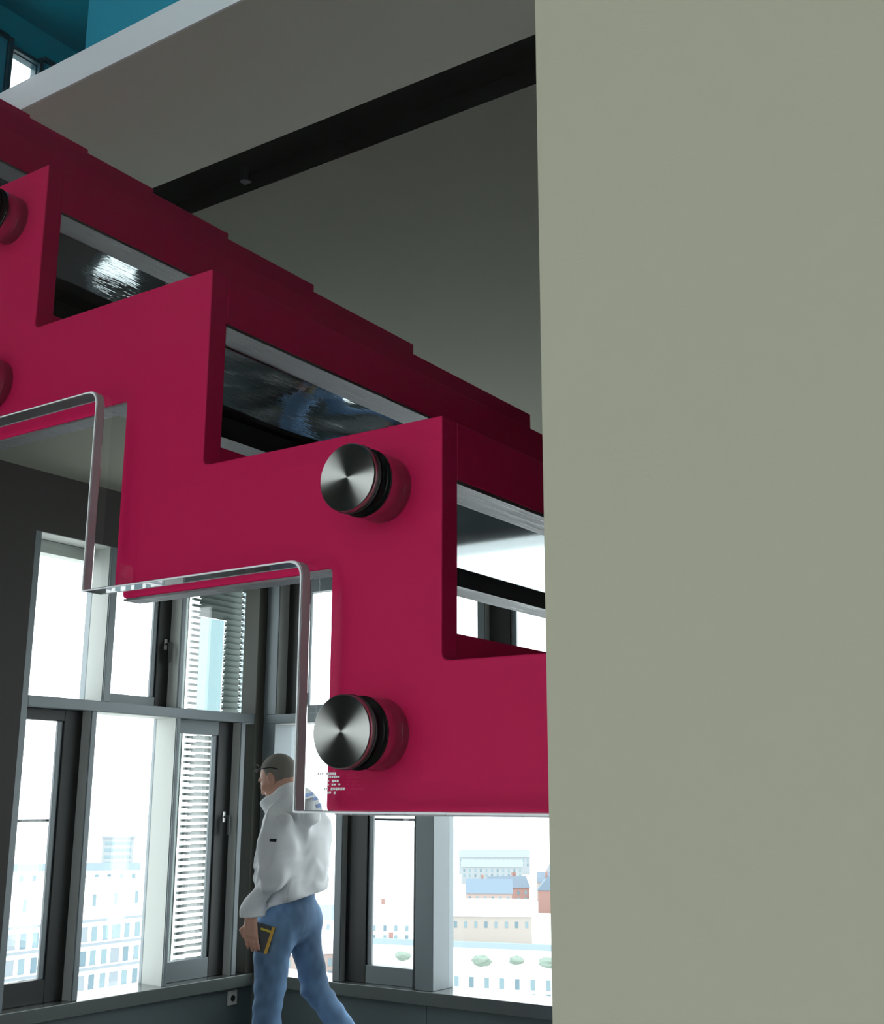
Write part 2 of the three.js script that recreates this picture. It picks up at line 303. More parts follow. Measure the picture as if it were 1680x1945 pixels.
// ---------------------------------------------------------------- glass balustrade and its steel stand-offs
const GB = ZS + 0.026, GF = ZS + 0.045;
{
  const P = [], k0 = -5, k1 = 7;
  P.push([nx(k0) + 0.147, ny(k0) - 0.2898, 0.004]);
  for (let k = k0; k <= k1; k++) { P.push([nx(k) + 0.147, ny(k) - 0.2898, 0.014]); P.push([nx(k) + 0.147, ny(k) - 0.4735, 0.002]); }
  P.push([nx(k1 + 1) + 0.147, ny(k1) - 0.4735, 0.004]);
  P.push([nx(k1 + 1) + 0.147, ny(k1 + 1) + 0.75, 0.02]);
  P.push([nx(k0), ny(k0) + 0.95, 0.02]); P.push([nx(k0) - 0.10, ny(k0) + 0.95, 0.02]); P.push([nx(k0) - 0.10, ny(k0) - 0.2898, 0.004]);
  P.shift();
  const b = 0.0015, g = new THREE.ExtrudeGeometry(rounded(P), { depth: GF - GB - 2 * b, bevelEnabled: true, bevelThickness: b, bevelSize: b, bevelOffset: -b, bevelSegments: 1, curveSegments: 8 });
  g.translate(0, 0, GB + b);
  const bal = thing('glass_balustrade', 'clear glass balustrade panel with a stepped lower edge in front of the red stair', 'balustrade');
  mesh('glass_panel', g, M.glass, bal);
  const inset = (Q, e) => Q.map(([x, y, r], i) => {                        // the outline moved inwards by e
    const n = Q.length, a = Q[(i + n - 1) % n], c = Q[(i + 1) % n], u = [x - a[0], y - a[1]], v = [c[0] - x, c[1] - y], lu = Math.hypot(...u), lv = Math.hypot(...v);
    const nu = [-u[1] / lu, u[0] / lu], nv = [-v[1] / lv, v[0] / lv], k = e / (1 + nu[0] * nv[0] + nu[1] * nv[1]);
    return [x + (nu[0] + nv[0]) * k, y + (nu[1] + nv[1]) * k, Math.max(r, 0.0005)];
  });
  const area = P.reduce((t, [x, y], i) => t + x * P[(i + 1) % P.length][1] - P[(i + 1) % P.length][0] * y, 0), sg = Math.sign(area);
  for (const [z0, z1] of [[GB - 0.0002, GB + 0.0011], [GF - 0.0011, GF + 0.0002]]) {
    const line = rounded(inset(P, -sg * 0.0002)); line.holes.push(rounded(inset(P, sg * 0.0011)));
    mesh('arris_glint', metreUV(new THREE.ExtrudeGeometry(line, { depth: z1 - z0, bevelEnabled: false, curveSegments: 8 }).translate(0, 0, z0)), M.arris_glint, bal).userData.label = 'white line along the glass corner painted as its glint';
  }
  const ring = rounded(inset(P, sg * 0.0006)); ring.holes.push(rounded(inset(P, sg * 0.0016)));
  mesh('edge_tone', metreUV(new THREE.ExtrudeGeometry(ring, { depth: GF - GB - 0.003, bevelEnabled: false, curveSegments: 8 }).translate(0, 0, GB + 0.0015)), M.edge, bal).userData.label = 'grey strip set into the polished glass edge in place of its reflections';
  // a small etched maker's stamp, too small to read
  const bits = [];
  const sx = -0.5535, sy = EYE + 0.0195;
  for (const [row, n, w, h, x0] of [[0, 9, 0.0016, 0.0022, -0.008], [1, 7, 0.0016, 0.0016, 0.001], [2, 5, 0.0018, 0.002, 0.001], [3, 6, 0.0017, 0.0014, 0.001], [4, 9, 0.0018, 0.0022, -0.002], [5, 5, 0.0017, 0.002, 0.001]])
    for (let i = 0; i < n; i++) { const a = sx + x0 + i * w * 1.2, hh = h * (0.7 + 0.3 * rnd()), y = sy - row * 0.0026; if (rnd() < 0.3) continue; bits.push(bx(a, a + w * 0.9, y - hh, y, GF + 0.0001, GF + 0.0004)); }
  mesh('etched_stamp', bits, M.etch, bal).userData.label = 'small whitish etched stamp on the glass';
}
function standoff(k, low, label) {
  const o = thing('glass_standoff', label, 'standoff', [nx(k) - 0.0535, ny(k) - 0.0505 - (low ? RI : 0), ZS], 'steel stand-offs that hold the glass');
  const rot = (g) => g.rotateX(Math.PI / 2), RB = 0.0258;
  mesh('barrel', rot(new THREE.LatheGeometry([[0.0001, 0.0002], [RB, 0.0002], [RB, 0.0238], [RB - 0.0006, 0.0243], [0.0001, 0.0243]].map(([r, y]) => new THREE.Vector2(r, y)), 64)), M.steel, o);
  mesh('gasket', rot(mergeGeometries([[0.0244, 0.0259], [0.0451, 0.0472]].map(([a, b]) => new THREE.LatheGeometry([[0.0001, a], [RB + 0.0003, a], [RB + 0.0006, (a + b) / 2], [RB + 0.0003, b], [0.0001, b]].map(([r, y]) => new THREE.Vector2(r, y)), 64)))), M.rubber, o).userData.label = 'black rubber gasket rings';
  const cap = mesh('cap', rot(new THREE.LatheGeometry([[0.0001, 0.0473], [RB, 0.0473], [RB, 0.0527], [RB - 0.0007, 0.0534]].map(([r, y]) => new THREE.Vector2(r, y)), 64)), M.steel, o);
  const face = new THREE.RingGeometry(0.00005, RB - 0.0007, 96, 4), p = face.attributes.position, uv = face.attributes.uv;
  for (let i = 0, j = 0; j <= 4; j++) for (let a = 0; a <= 96; a++, i++) uv.setXY(i, a / 96, Math.hypot(p.getX(i), p.getY(i)) * 20);
  face.translate(0, 0, 0.0534);
  mesh('turned_face', face, M.steelDisc, cap).userData.label = 'face turned with fine rings';
  return o;
}
const SO = { '0,0': 'steel stand-off cut by the picture edge, upper of the left pair', '0,1': 'steel stand-off cut by the picture edge, lower of the left pair', '2,0': 'round steel stand-off high on the step, just under its tread line', '2,1': 'round steel stand-off low on the step, over the white jacket and etched stamp' };
for (const k of [-2, 0, 2, 4]) for (const low of [0, 1]) standoff(k, low, SO[`${k},${low}`] ?? `${low ? 'lower' : 'upper'} steel stand-off ${k < 0 ? 'higher up the stair beyond the picture' : 'lower down the stair behind the beige wall'}`);

// ---------------------------------------------------------------- slatted blinds, an imitated pane reflection and a glass fin outside the corner windows
function blind(label, y0, n, pitch, tilt, wide, cutBelow) {                  // slats below cutBelow stop short, where the imitated pane reflection stands
  const b = thing('slatted_blind', label, 'blind', [0, 0, 0], 'slatted blinds outside the corner windows');
  const z0 = -6.245, z1 = -5.83;
  const one = (zb) => {
    const blade = new RoundedBoxGeometry(wide, 0.004, zb - z0, 1, 0.0015); blade.rotateZ(tilt).translate(0, 0, (z0 + zb) / 2);
    const pin = (a, c, w, h) => new THREE.BoxGeometry(w, h, c - a).translate(0, 0, (a + c) / 2).toNonIndexed();
    return metreUV(mergeGeometries([blade.index ? blade.toNonIndexed() : blade, pin(zb - 0.004, zb + (zb === z1 ? 0.075 : 0.004), 0.02, 0.017), pin(z0 - 0.085, z0, 0.02, 0.017)]));
  };
  const whole = one(z1), short = one(z1 - 0.255);
  const clip = bx(-0.01, 0.01, -0.0085, 0.0085, z1, z1 + 0.075);
  for (let i = 0; i < n; i++) if (y0 + i * pitch < cutBelow) at(mesh('slat_clip', clip, M.slat, b), -6.02, EYE + y0 + i * pitch, 0);
  for (let i = 0; i < n; i++) at(mesh('slat', y0 + i * pitch < cutBelow ? short : whole, M.slat, b), -6.02, EYE + y0 + i * pitch, 0);
  mesh('guide_rail', bx(-6.05, -5.99, EYE + y0 - 0.03, EYE + y0 + n * pitch, z1 + 0.13, z1 + 0.142), M.slat, b);
  mesh('guide_rail', bx(-6.05, -5.99, EYE + y0 - 0.03, EYE + y0 + n * pitch, z0 - 0.11, z0 - 0.095), M.slat, b);
  return b;
}
blind('closed dark slatted blind outside the upper corner window', 0.60, 24, 0.0418, 1.08, 0.056, 1.24);
blind('half-open slatted blind outside the lower corner window', -1.09, 39, 0.0418, 0.42, 0.062, -9);
{
  const p = thing('pane_reflection_and_fin', 'pale cyan sheet added as a pane reflection, with a narrow glass fin, before the closed blind', 'glass panel');
  mesh('reflection_sheet', bx(-5.935, -5.925, EYE + 0.56, EYE + 1.22, -5.975, -5.745, 0.002), M.cyan, p);  // added sheet imitating a bright reflection in the window pane
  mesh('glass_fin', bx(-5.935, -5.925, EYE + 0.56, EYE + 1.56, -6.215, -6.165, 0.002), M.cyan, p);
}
{
  const o = thing('power_outlet', 'small pale power outlet on the dark panel under the left sill', 'outlet', [-5.688, EYE - 1.222, -5.955]);
  mesh('cover_plate', bx(-0.003, 0.012, -0.045, 0.045, -0.04, 0.04, 0.004), std(0.5, 0.5, 0.48, 0.4), o);
  mesh('socket', new THREE.CylinderGeometry(0.019, 0.019, 0.004, 24).rotateZ(Math.PI / 2).translate(0.0125, -0.004, 0), M.rubber, o);
}

// ---------------------------------------------------------------- the man: surfaces drawn from distance fields
function surface(sdf, lo, hi, cell) {                                       // surface nets
  const n = [0, 1, 2].map((i) => Math.ceil((hi[i] - lo[i]) / cell) + 1), [nx_, ny_, nz_] = n, F = new Float32Array(nx_ * ny_ * nz_), id = (i, j, k) => (k * ny_ + j) * nx_ + i;
  for (let k = 0; k < nz_; k++) for (let j = 0; j < ny_; j++) for (let i = 0; i < nx_; i++) F[id(i, j, k)] = sdf(lo[0] + i * cell, lo[1] + j * cell, lo[2] + k * cell);
  const V = new Int32Array(F.length).fill(-1), pos = [], tri = [];
  for (let k = 0; k < nz_ - 1; k++) for (let j = 0; j < ny_ - 1; j++) for (let i = 0; i < nx_ - 1; i++) {
    let c = 0, sx = 0, sy = 0, sz = 0, inside = 0;
    const v = []; for (let q = 0; q < 8; q++) { v[q] = F[id(i + (q & 1), j + (q >> 1 & 1), k + (q >> 2))]; if (v[q] < 0) inside++; }
    if (!inside || inside === 8) continue;
    for (let a = 0; a < 8; a++) for (const bit of [1, 2, 4]) if (!(a & bit)) { const b = a | bit; if ((v[a] < 0) !== (v[b] < 0)) { const t = v[a] / (v[a] - v[b]); sx += (a & 1) + (bit === 1 ? t : 0); sy += (a >> 1 & 1) + (bit === 2 ? t : 0); sz += (a >> 2) + (bit === 4 ? t : 0); c++; } }
    V[id(i, j, k)] = pos.length / 3; pos.push(lo[0] + (i + sx / c) * cell, lo[1] + (j + sy / c) * cell, lo[2] + (k + sz / c) * cell);
  }
  const quad = (a, b, c, d, flip) => { if (a < 0 || b < 0 || c < 0 || d < 0) return; flip ? tri.push(a, c, b, a, d, c) : tri.push(a, b, c, a, c, d); };
  for (let k = 1; k < nz_ - 1; k++) for (let j = 1; j < ny_ - 1; j++) for (let i = 1; i < nx_ - 1; i++) {
    const s = F[id(i, j, k)] < 0;
    if (s !== F[id(i + 1, j, k)] < 0) quad(V[id(i, j - 1, k - 1)], V[id(i, j, k - 1)], V[id(i, j, k)], V[id(i, j - 1, k)], !s);
    if (s !== F[id(i, j + 1, k)] < 0) quad(V[id(i - 1, j, k - 1)], V[id(i - 1, j, k)], V[id(i, j, k)], V[id(i, j, k - 1)], !s);
    if (s !== F[id(i, j, k + 1)] < 0) quad(V[id(i - 1, j - 1, k)], V[id(i, j - 1, k)], V[id(i, j, k)], V[id(i - 1, j, k)], !s);
  }
  const N = new Float32Array(pos.length), e = cell * 0.5;
  for (let i = 0; i < pos.length; i += 3) {
    const [x, y, z] = [pos[i], pos[i + 1], pos[i + 2]], g = [sdf(x + e, y, z) - sdf(x - e, y, z), sdf(x, y + e, z) - sdf(x, y - e, z), sdf(x, y, z + e) - sdf(x, y, z - e)], l = Math.hypot(...g) || 1;
    N[i] = g[0] / l; N[i + 1] = g[1] / l; N[i + 2] = g[2] / l;
  }
  const geo = new THREE.BufferGeometry();
  geo.setAttribute('position', new THREE.Float32BufferAttribute(pos, 3)); geo.setAttribute('normal', new THREE.BufferAttribute(N, 3)); geo.setIndex(tri);
  return metreUV(geo);
}
const smin = (a, b, k) => { const h = Math.max(k - Math.abs(a - b), 0) / k; return Math.min(a, b) - h * h * k * 0.25; };
const smax = (a, b, k) => -smin(-a, -b, k);
function limb(x, y, z, a, b, r0, r1) {                                      // tapered capsule
  const dx = b[0] - a[0], dy = b[1] - a[1], dz = b[2] - a[2], t = Math.min(1, Math.max(0, ((x - a[0]) * dx + (y - a[1]) * dy + (z - a[2]) * dz) / (dx * dx + dy * dy + dz * dz)));
  return Math.hypot(x - a[0] - dx * t, y - a[1] - dy * t, z - a[2] - dz * t) - (r0 + (r1 - r0) * t);
}
{
  const man = thing('person', 'man in white jacket and blue jeans walking past the windows with bowed head', 'person', [-4.211, 0, -4.753]);
  man.rotation.y = 34.368 * Math.PI / 180;
  const fx = -0.906, fz = -0.423, lx = -0.423, lz = 0.906;                  // facing and left, in the man's own axes
  const J = {
    hipL: [-0.03, 0.94, 0.085], kneeL: [-0.052, 0.50, 0.09], ankL: [-0.038, 0.09, 0.09], toeL: [-0.20, 0.035, 0.03], heelL: [-0.01, 0.04, 0.10],
    hipR: [0.088, 0.95, -0.075], kneeR: [0.160, 0.645, -0.09], ankR: [0.462, 0.245, -0.08], toeR: [0.40, 0.045, -0.10], heelR: [0.505, 0.20, -0.08],
    shL: [-0.005, 1.435, 0.165], elL: [-0.04, 1.205, 0.205], wrL: [-0.128, 0.995, 0.205],
    shR: [0.095, 1.44, -0.165], elR: [0.02, 1.20, -0.235], wrR: [-0.145, 1.03, -0.215],
    neck: [0.015, 1.52, 0], pelvis: [0.035, 0.98, 0], chest: [0.04, 1.32, 0],
  };
  // head frame
  const tilt = 0.46, C = [-0.050, 1.674, 0], hF = [fx * Math.cos(tilt), -Math.sin(tilt), fz * Math.cos(tilt)], hL = [lx, 0, lz];
  const hU = [hF[1] * hL[2] - hF[2] * hL[1], hF[2] * hL[0] - hF[0] * hL[2], hF[0] * hL[1] - hF[1] * hL[0]];
  const toHead = (x, y, z) => { x -= C[0]; y -= C[1]; z -= C[2]; return [x * hF[0] + y * hF[1] + z * hF[2], x * hL[0] + y * hL[1] + z * hL[2], x * hU[0] + y * hU[1] + z * hU[2]]; };
  const fromHead = (f, l, u) => [C[0] + f * hF[0] + l * hL[0] + u * hU[0], C[1] + f * hF[1] + l * hL[1] + u * hU[1], C[2] + f * hF[2] + l * hL[2] + u * hU[2]];
  const ell = (f, l, u, c, r) => { const a = (f - c[0]) / r[0], b = (l - c[1]) / r[1], d = (u - c[2]) / r[2], q = Math.hypot(a, b, d); return (q - 1) * Math.min(...r); };
  const headSDF = (x, y, z) => {
    const [f, l0, u] = toHead(x, y, z), l = Math.abs(l0);
    let d = ell(f, l0, u, [-0.012, 0, 0.018], [0.096, 0.077, 0.092]);
    d = smin(d, ell(f, l0, u, [0.034, 0, -0.035], [0.060, 0.058, 0.080]), 0.03);
    d = smin(d, ell(f, l, u, [0.062, 0.012, -0.098], [0.028, 0.030, 0.022]), 0.03);        // chin
    d = smin(d, ell(f, l, u, [0.020, 0.050, -0.070], [0.040, 0.016, 0.030]), 0.025);       // jaw
    d = smin(d, ell(f, l, u, [0.068, 0.038, -0.025], [0.020, 0.022, 0.018]), 0.02);        // cheek
    d = smin(d, ell(f, l, u, [0.082, 0.025, 0.022], [0.012, 0.026, 0.009]), 0.014);        // brow
    d = smax(d, -ell(f, l, u, [0.098, 0.031, 0.002], [0.016, 0.018, 0.012]), 0.012);       // eye socket
    d = Math.min(d, ell(f, l, u, [0.078, 0.031, 0.002], [0.011, 0.013, 0.011]));           // eye
    const [p, q] = [[0.086, 0, 0.008], [0.110, 0, -0.032]];
    d = smin(d, limb(f, l0, u, p, q, 0.008, 0.0125), 0.012);                               // nose
    d = smin(d, ell(f, l, u, [0.098, 0.011, -0.036], [0.009, 0.008, 0.007]), 0.006);
    d = smin(d, ell(f, l0, u, [0.089, 0, -0.061], [0.011, 0.024, 0.006]), 0.006);          // lips
    d = smin(d, ell(f, l0, u, [0.087, 0, -0.072], [0.011, 0.021, 0.006]), 0.006);
    d = smin(d, smax(ell(f, l, u, [-0.006, 0.078, -0.012], [0.021, 0.010, 0.034]), -ell(f, l, u, [-0.002, 0.090, -0.010], [0.011, 0.008, 0.020]), 0.004), 0.006); // ear
    d = smin(d, limb(x, y, z, fromHead(-0.03, 0, -0.06), J.neck, 0.053, 0.060), 0.03);
    return d;
  };
  const handSDF = (W, K, spread, dirs, thumb) => (x, y, z) => {              // wrist, knuckle row, finger chains, thumb chain
    let d = 1;
    for (const s of [-0.026, -0.009, 0.009, 0.026]) d = smin(d, limb(x, y, z, [W[0] + spread[0] * s * 0.55, W[1] + spread[1] * s * 0.55, W[2] + spread[2] * s * 0.55], [K[0] + spread[0] * s, K[1] + spread[1] * s, K[2] + spread[2] * s], 0.017, 0.0115), 0.016);
    dirs.forEach((ch) => { let q = 1; for (let i = 0; i < ch.length - 1; i++) q = smin(q, limb(x, y, z, ch[i], ch[i + 1], 0.0092 - 0.0006 * i, 0.0086 - 0.0008 * i), 0.003); d = smin(d, q, 0.004); });
    let t = 1; for (let i = 0; i < thumb.length - 1; i++) t = smin(t, limb(x, y, z, thumb[i], thumb[i + 1], 0.0135 - 0.002 * i, 0.0115 - 0.0015 * i), 0.004);
    return smin(d, t, 0.008);
  };
  const fingers = (K, spread, down, curl, lens) => [-0.028, -0.0095, 0.0095, 0.027].map((s, i) => {
    const p = [[K[0] + spread[0] * s, K[1] + spread[1] * s, K[2] + spread[2] * s]];
    for (let q = 0; q < 3; q++) { const b = p[q], c = curl * q, len = lens[i] * [0.45, 0.32, 0.23][q]; p.push([b[0] + (down[0] + s * 1.2) * len, b[1] + down[1] * len, b[2] + (down[2] - c) * len]); }
    return p;
  });
  const KL = [-0.122, 0.925, 0.236], KR = [-0.165, 0.955, -0.225], sp = [0.95, -0.30, 0.0];
  const handL = handSDF(J.wrL, KL, sp, fingers(KL, sp, [0.22, -0.97, -0.02], 0.28, [0.068, 0.076, 0.072, 0.058]), [[-0.140, 0.972, 0.215], [-0.172, 0.945, 0.205], [-0.163, 0.917, 0.188], [-0.145, 0.900, 0.184]]);
  const handR = handSDF(J.wrR, KR, sp, fingers(KR, sp, [-0.05, -0.97, 0.10], -0.25, [0.068, 0.076, 0.072, 0.058]), [[-0.165, 1.0, -0.21], [-0.20, 0.975, -0.20], [-0.21, 0.945, -0.195], [-0.205, 0.92, -0.19]]);
  const bodySDF = (x, y, z) => {
    let d = limb(x, y, z, J.pelvis, J.chest, 0.085, 0.115);
    d = smin(d, limb(x, y, z, J.chest, J.neck, 0.125, 0.055), 0.08);
    for (const s of 'LR') {
      d = smin(d, limb(x, y, z, J['hip' + s], J['knee' + s], 0.066, 0.045), 0.04);
      d = smin(d, limb(x, y, z, J['knee' + s], J['ank' + s], 0.05, 0.036), 0.03);
      d = smin(d, limb(x, y, z, J['ank' + s], J['toe' + s], 0.034, 0.026), 0.02);
      d = smin(d, limb(x, y, z, J['sh' + s], J['el' + s], 0.052, 0.042), 0.05);
      d = smin(d, limb(x, y, z, J['el' + s], J['wr' + s], 0.041, 0.026), 0.03);
    }
    return d;
  };
  const skin = mesh('skin', [surface(bodySDF, [-0.35, -0.02, -0.36], [0.62, 1.56, 0.36], 0.0125), surface(headSDF, [-0.22, 1.46, -0.15], [0.12, 1.82, 0.15], 0.004), surface(handL, [-0.21, 0.83, 0.15], [-0.04, 1.02, 0.27], 0.003), surface(handR, [-0.26, 0.85, -0.29], [-0.09, 1.06, -0.15], 0.003)], std(0.66, 0.37, 0.27, 0.55), man);
  skin.name = 'body';
  // hair: cropped, grey-brown, thinning above the temples
  const hairSDF = (x, y, z) => { const [f, l, u] = toHead(x, y, z); const n = 0.0015 * noise3(x * 260, y * 260, z * 260); return smax(ell(f, l, u, [-0.013, 0, 0.018], [0.101, 0.081, 0.097]) - n, Math.max(f * 0.80 - u * 0.60 - 0.008, -u - 0.062, (Math.abs(l) - 0.072) * 0.6 + f * 0.6 - 0.012), 0.006); };
  mesh('hair', surface(hairSDF, [-0.22, 1.55, -0.14], [0.12, 1.82, 0.14], 0.004), std(0.23, 0.215, 0.19, 0.9), man);
  {
    const seg = [];
    for (const s of [-1, 1]) {
      const arm = new THREE.CatmullRomCurve3([[0.070, 0.072 * s, 0.072], [0.030, 0.082 * s, 0.058], [-0.03, 0.084 * s, 0.036], [-0.06, 0.074 * s, 0.012]].map((p) => new THREE.Vector3(...fromHead(...p))));
      seg.push(new THREE.TubeGeometry(arm, 12, 0.0028, 6));
      const rim = []; for (let i = 0; i < 14; i++) { const a = i / 14 * 2 * Math.PI; rim.push(new THREE.Vector3(...fromHead(0.078 + 0.014 * Math.sin(a) * -0.5, (0.036 + 0.026 * Math.cos(a)) * s, 0.088 + 0.016 * Math.sin(a)))); }
      seg.push(new THREE.TubeGeometry(new THREE.CatmullRomCurve3(rim, true), 28, 0.0024, 6, true));
    }
    mesh('glasses', seg, M.rubber, man).userData.label = 'dark glasses pushed up on the forehead';
  }
  // jacket
  const prof = [[0.98, 0.030, 0.120, 0.165], [1.04, 0.032, 0.128, 0.172], [1.10, 0.036, 0.150, 0.196], [1.24, 0.040, 0.158, 0.205], [1.37, 0.048, 0.155, 0.212], [1.45, 0.050, 0.135, 0.195], [1.52, 0.030, 0.110, 0.130], [1.58, 0.005, 0.085, 0.090], [1.66, -0.02, 0.06, 0.07]];
  const pr = (y, i) => { let k = 0; while (k < prof.length - 2 && y > prof[k + 1][0]) k++; const t = Math.min(1, Math.max(0, (y - prof[k][0]) / (prof[k + 1][0] - prof[k][0]))), s = t * t * (3 - 2 * t); return prof[k][i] + (prof[k + 1][i] - prof[k][i]) * s; };
  const jacketSDF = (x, y, z) => {
    const ox = x - pr(y, 1), a = ox * fx + z * fz, b = ox * lx + z * lz, ra = pr(y, 2), rb = pr(y, 3);
    let d = (Math.hypot(a / ra, b / rb) - 1) * Math.min(ra, rb);
    d = Math.max(d, y - 1.60);
    d = smin(d, (Math.hypot((x - 0.085) / 0.085, (y - 1.525) / 0.078, (z - 0.015) / 0.125) - 1) * 0.078, 0.06);   // hood lying on the back
    d = smin(d, limb(x, y, z, J.shL, J.elL, 0.080, 0.072), 0.05); d = smin(d, limb(x, y, z, J.elL, J.wrL, 0.072, 0.046), 0.02);
    d = smin(d, limb(x, y, z, J.shR, J.elR, 0.080, 0.072), 0.05); d = smin(d, limb(x, y, z, J.elR, J.wrR, 0.072, 0.046), 0.02);
    const fold = 0.021 * Math.sin(26 * x + 9 * y + 20 * z + 4 * noise3(x * 9, y * 6, z * 9)) * (0.4 + noise3(x * 7, y * 5, z * 7)) + 0.006 * Math.sin(60 * (y - 0.8 * x) + 6 * noise3(x * 12, y * 12, z * 12)) * Math.max(0, 1 - Math.abs(y - 1.16) * 5);
    d += fold;
    const hem = 1.066 + 0.285 * (x - 0.03), sleeve = Math.min(Math.hypot(x - J.wrL[0], y - J.wrL[1] + 0.02, z - J.wrL[2]), Math.hypot(x - J.elL[0] + 0.05, y - 1.10, z - J.elL[2])) - 0.09;
    const sleeveR = Math.hypot(x - J.wrR[0], y - J.wrR[1], z - J.wrR[2]) - 0.10;
    d = Math.max(d, Math.min(hem - y, Math.max(sleeve, 1.005 - y), Math.max(sleeveR, 1.03 - y)));
    // high collar round the neck, open at the top
    const cx = x + 0.028, cy = y - 1.575, cz = z, u = cx * 0.83 + cy * 0.56, v = -cx * 0.56 + cy * 0.83, ring = Math.hypot(u, cz * 0.98);
    const collar = Math.hypot(Math.max(Math.abs(ring - 0.094) - 0.008, 0), Math.max(Math.abs(v + 0.012) - 0.036, 0)) - 0.011 + 0.004 * Math.sin(40 * x + 30 * y);
    return smin(d, collar, 0.025);
  };
  const white = std(0.88, 0.90, 0.92, 0.75), jac = mesh('jacket', surface(jacketSDF, [-0.29, 0.96, -0.36], [0.28, 1.70, 0.36], 0.008), white, man);
  const patch = (name, mat, c, w, h, ang, from) => {                        // a cloth patch that hugs the jacket
    const g = new THREE.PlaneGeometry(1, 1, 12, 6), p = g.attributes.position, F = new THREE.Vector3(...from).normalize(), U = new THREE.Vector3(0, 1, 0).cross(F).normalize(), V = F.clone().cross(U);
    for (let i = 0; i < p.count; i++) {
      const a = p.getX(i) * w, b = p.getY(i) * h, s = a * Math.cos(ang) - b * Math.sin(ang), t = a * Math.sin(ang) + b * Math.cos(ang);
      const q = new THREE.Vector3(...c).addScaledVector(U, s).addScaledVector(V, t).addScaledVector(F, 0.25);
      let run = 0; for (let k = 0; k < 90 && run < 0.36; k++) { const d = jacketSDF(q.x, q.y, q.z) - 0.0025; if (d < 0.0004) break; const e = Math.min(d * 0.6, 0.02); run += e; q.addScaledVector(F, -e); }
      p.setXYZ(i, q.x, q.y, q.z);
    }
    g.computeVertexNormals();
    return mesh(name, g, mat, jac);
  };
  const blue = std(0.30, 0.42, 0.78, 0.8);
  patch('stripe', blue, [0.100, 1.578, 0.0], 0.105, 0.018, 0.30, [0.55, 0.25, 0.80]);
  patch('stripe', blue, [0.125, 1.548, 0.0], 0.105, 0.018, 0.30, [0.55, 0.25, 0.80]);
  patch('stripe', blue, [0.150, 1.516, 0.0], 0.105, 0.018, 0.30, [0.55, 0.25, 0.80]);
  patch('sleeve_badge', M.rubber, [-0.022, 1.368, 0.15], 0.034, 0.014, -0.05, [-0.05, 0, 1]);
  // jeans
  const jeansSDF = (x, y, z) => {
    let d = limb(x, y, z, [0.005, 0.965, 0.06], [0.075, 0.975, -0.06], 0.118, 0.118);
    d = smin(d, limb(x, y, z, [0.03, 1.0, 0], [0.035, 1.12, 0], 0.12, 0.125), 0.04);
    for (const s of 'LR') {
      d = smin(d, limb(x, y, z, J['hip' + s], J['knee' + s], s === 'L' ? 0.100 : 0.088, 0.066), 0.03);
      d = smin(d, limb(x, y, z, J['knee' + s], J['ank' + s], 0.066, 0.060), 0.02);
    }
    d += 0.006 * Math.sin(30 * y + 22 * x + 5 * noise3(x * 10, y * 8, z * 10)) * noise3(x * 8, y * 8, z * 8 + 3) + 0.004 * Math.sin(75 * y - 40 * x) * Math.max(0, 1 - Math.abs(y - 0.62) * 6);
    return Math.max(d, 0.075 - y, y - 1.14);
  };
  const jg = surface(jeansSDF, [-0.24, 0.06, -0.28], [0.58, 1.16, 0.28], 0.0085), jp = jg.attributes.position, jc = new Float32Array(jp.count * 3);
  for (let i = 0; i < jp.count; i++) { const x = jp.getX(i), y = jp.getY(i), z = jp.getZ(i), w = 0.25 + 1.1 * noise3(x * 9, y * 5, z * 9) ** 1.5 + 0.35 * noise3(x * 40, y * 25, z * 40); jc[3 * i] = 0.185 * w; jc[3 * i + 1] = 0.33 * w; jc[3 * i + 2] = 0.55 * w; }
  jg.setAttribute('color', new THREE.BufferAttribute(jc, 3));
  mesh('jeans', jg, new THREE.MeshStandardMaterial({ color: 0xffffff, vertexColors: true, roughness: 0.85 }), man);
  for (const s of 'LR') {
    const T = J['toe' + s], H = J['heel' + s], A = J['ank' + s];
    mesh('shoe', surface((x, y, z) => Math.max(smin(limb(x, y, z, H, T, 0.040, 0.036), limb(x, y, z, A, H, 0.045, 0.040), 0.03), s === 'L' ? 0.002 - y : -1), [Math.min(T[0], H[0]) - 0.08, 0, -0.2], [Math.max(T[0], H[0]) + 0.08, 0.36, 0.2], 0.008), M.rubber, man);
  }
  // the book in his left hand
  const book = thing('book', 'small dark book with a yellow spine held in the man\'s hand', 'book', [0, 0, 0]);
  const R2 = (g) => g.rotateZ(-0.30).translate(-0.086, 0.914, 0.207);
  mesh('cover', [R2(bx(-0.060, 0.052, -0.062, 0.062, 0.0085, 0.0105, 0.0008)), R2(bx(-0.060, 0.052, -0.062, 0.062, -0.0105, -0.0085, 0.0008))], std(0.055, 0.06, 0.065, 0.6), book);
  mesh('page_block', R2(bx(-0.058, 0.051, -0.060, 0.060, -0.0084, 0.0084)), std(0.8, 0.78, 0.7, 0.9), book);
  mesh('spine', R2(bx(0.047, 0.060, -0.063, 0.063, -0.0115, 0.0118, 0.001)), std(0.72, 0.42, 0.02, 0.5), book).userData.label = 'yellow spine band';
  mesh('bookmark', [R2(bx(-0.004, 0.047, 0.036, 0.046, 0.0106, 0.0114)), R2(bx(-0.066, -0.058, 0.012, 0.026, -0.004, 0.011))], std(0.80, 0.62, 0.03, 0.6), book);
  book.position.copy(man.position); book.rotation.copy(man.rotation);
}

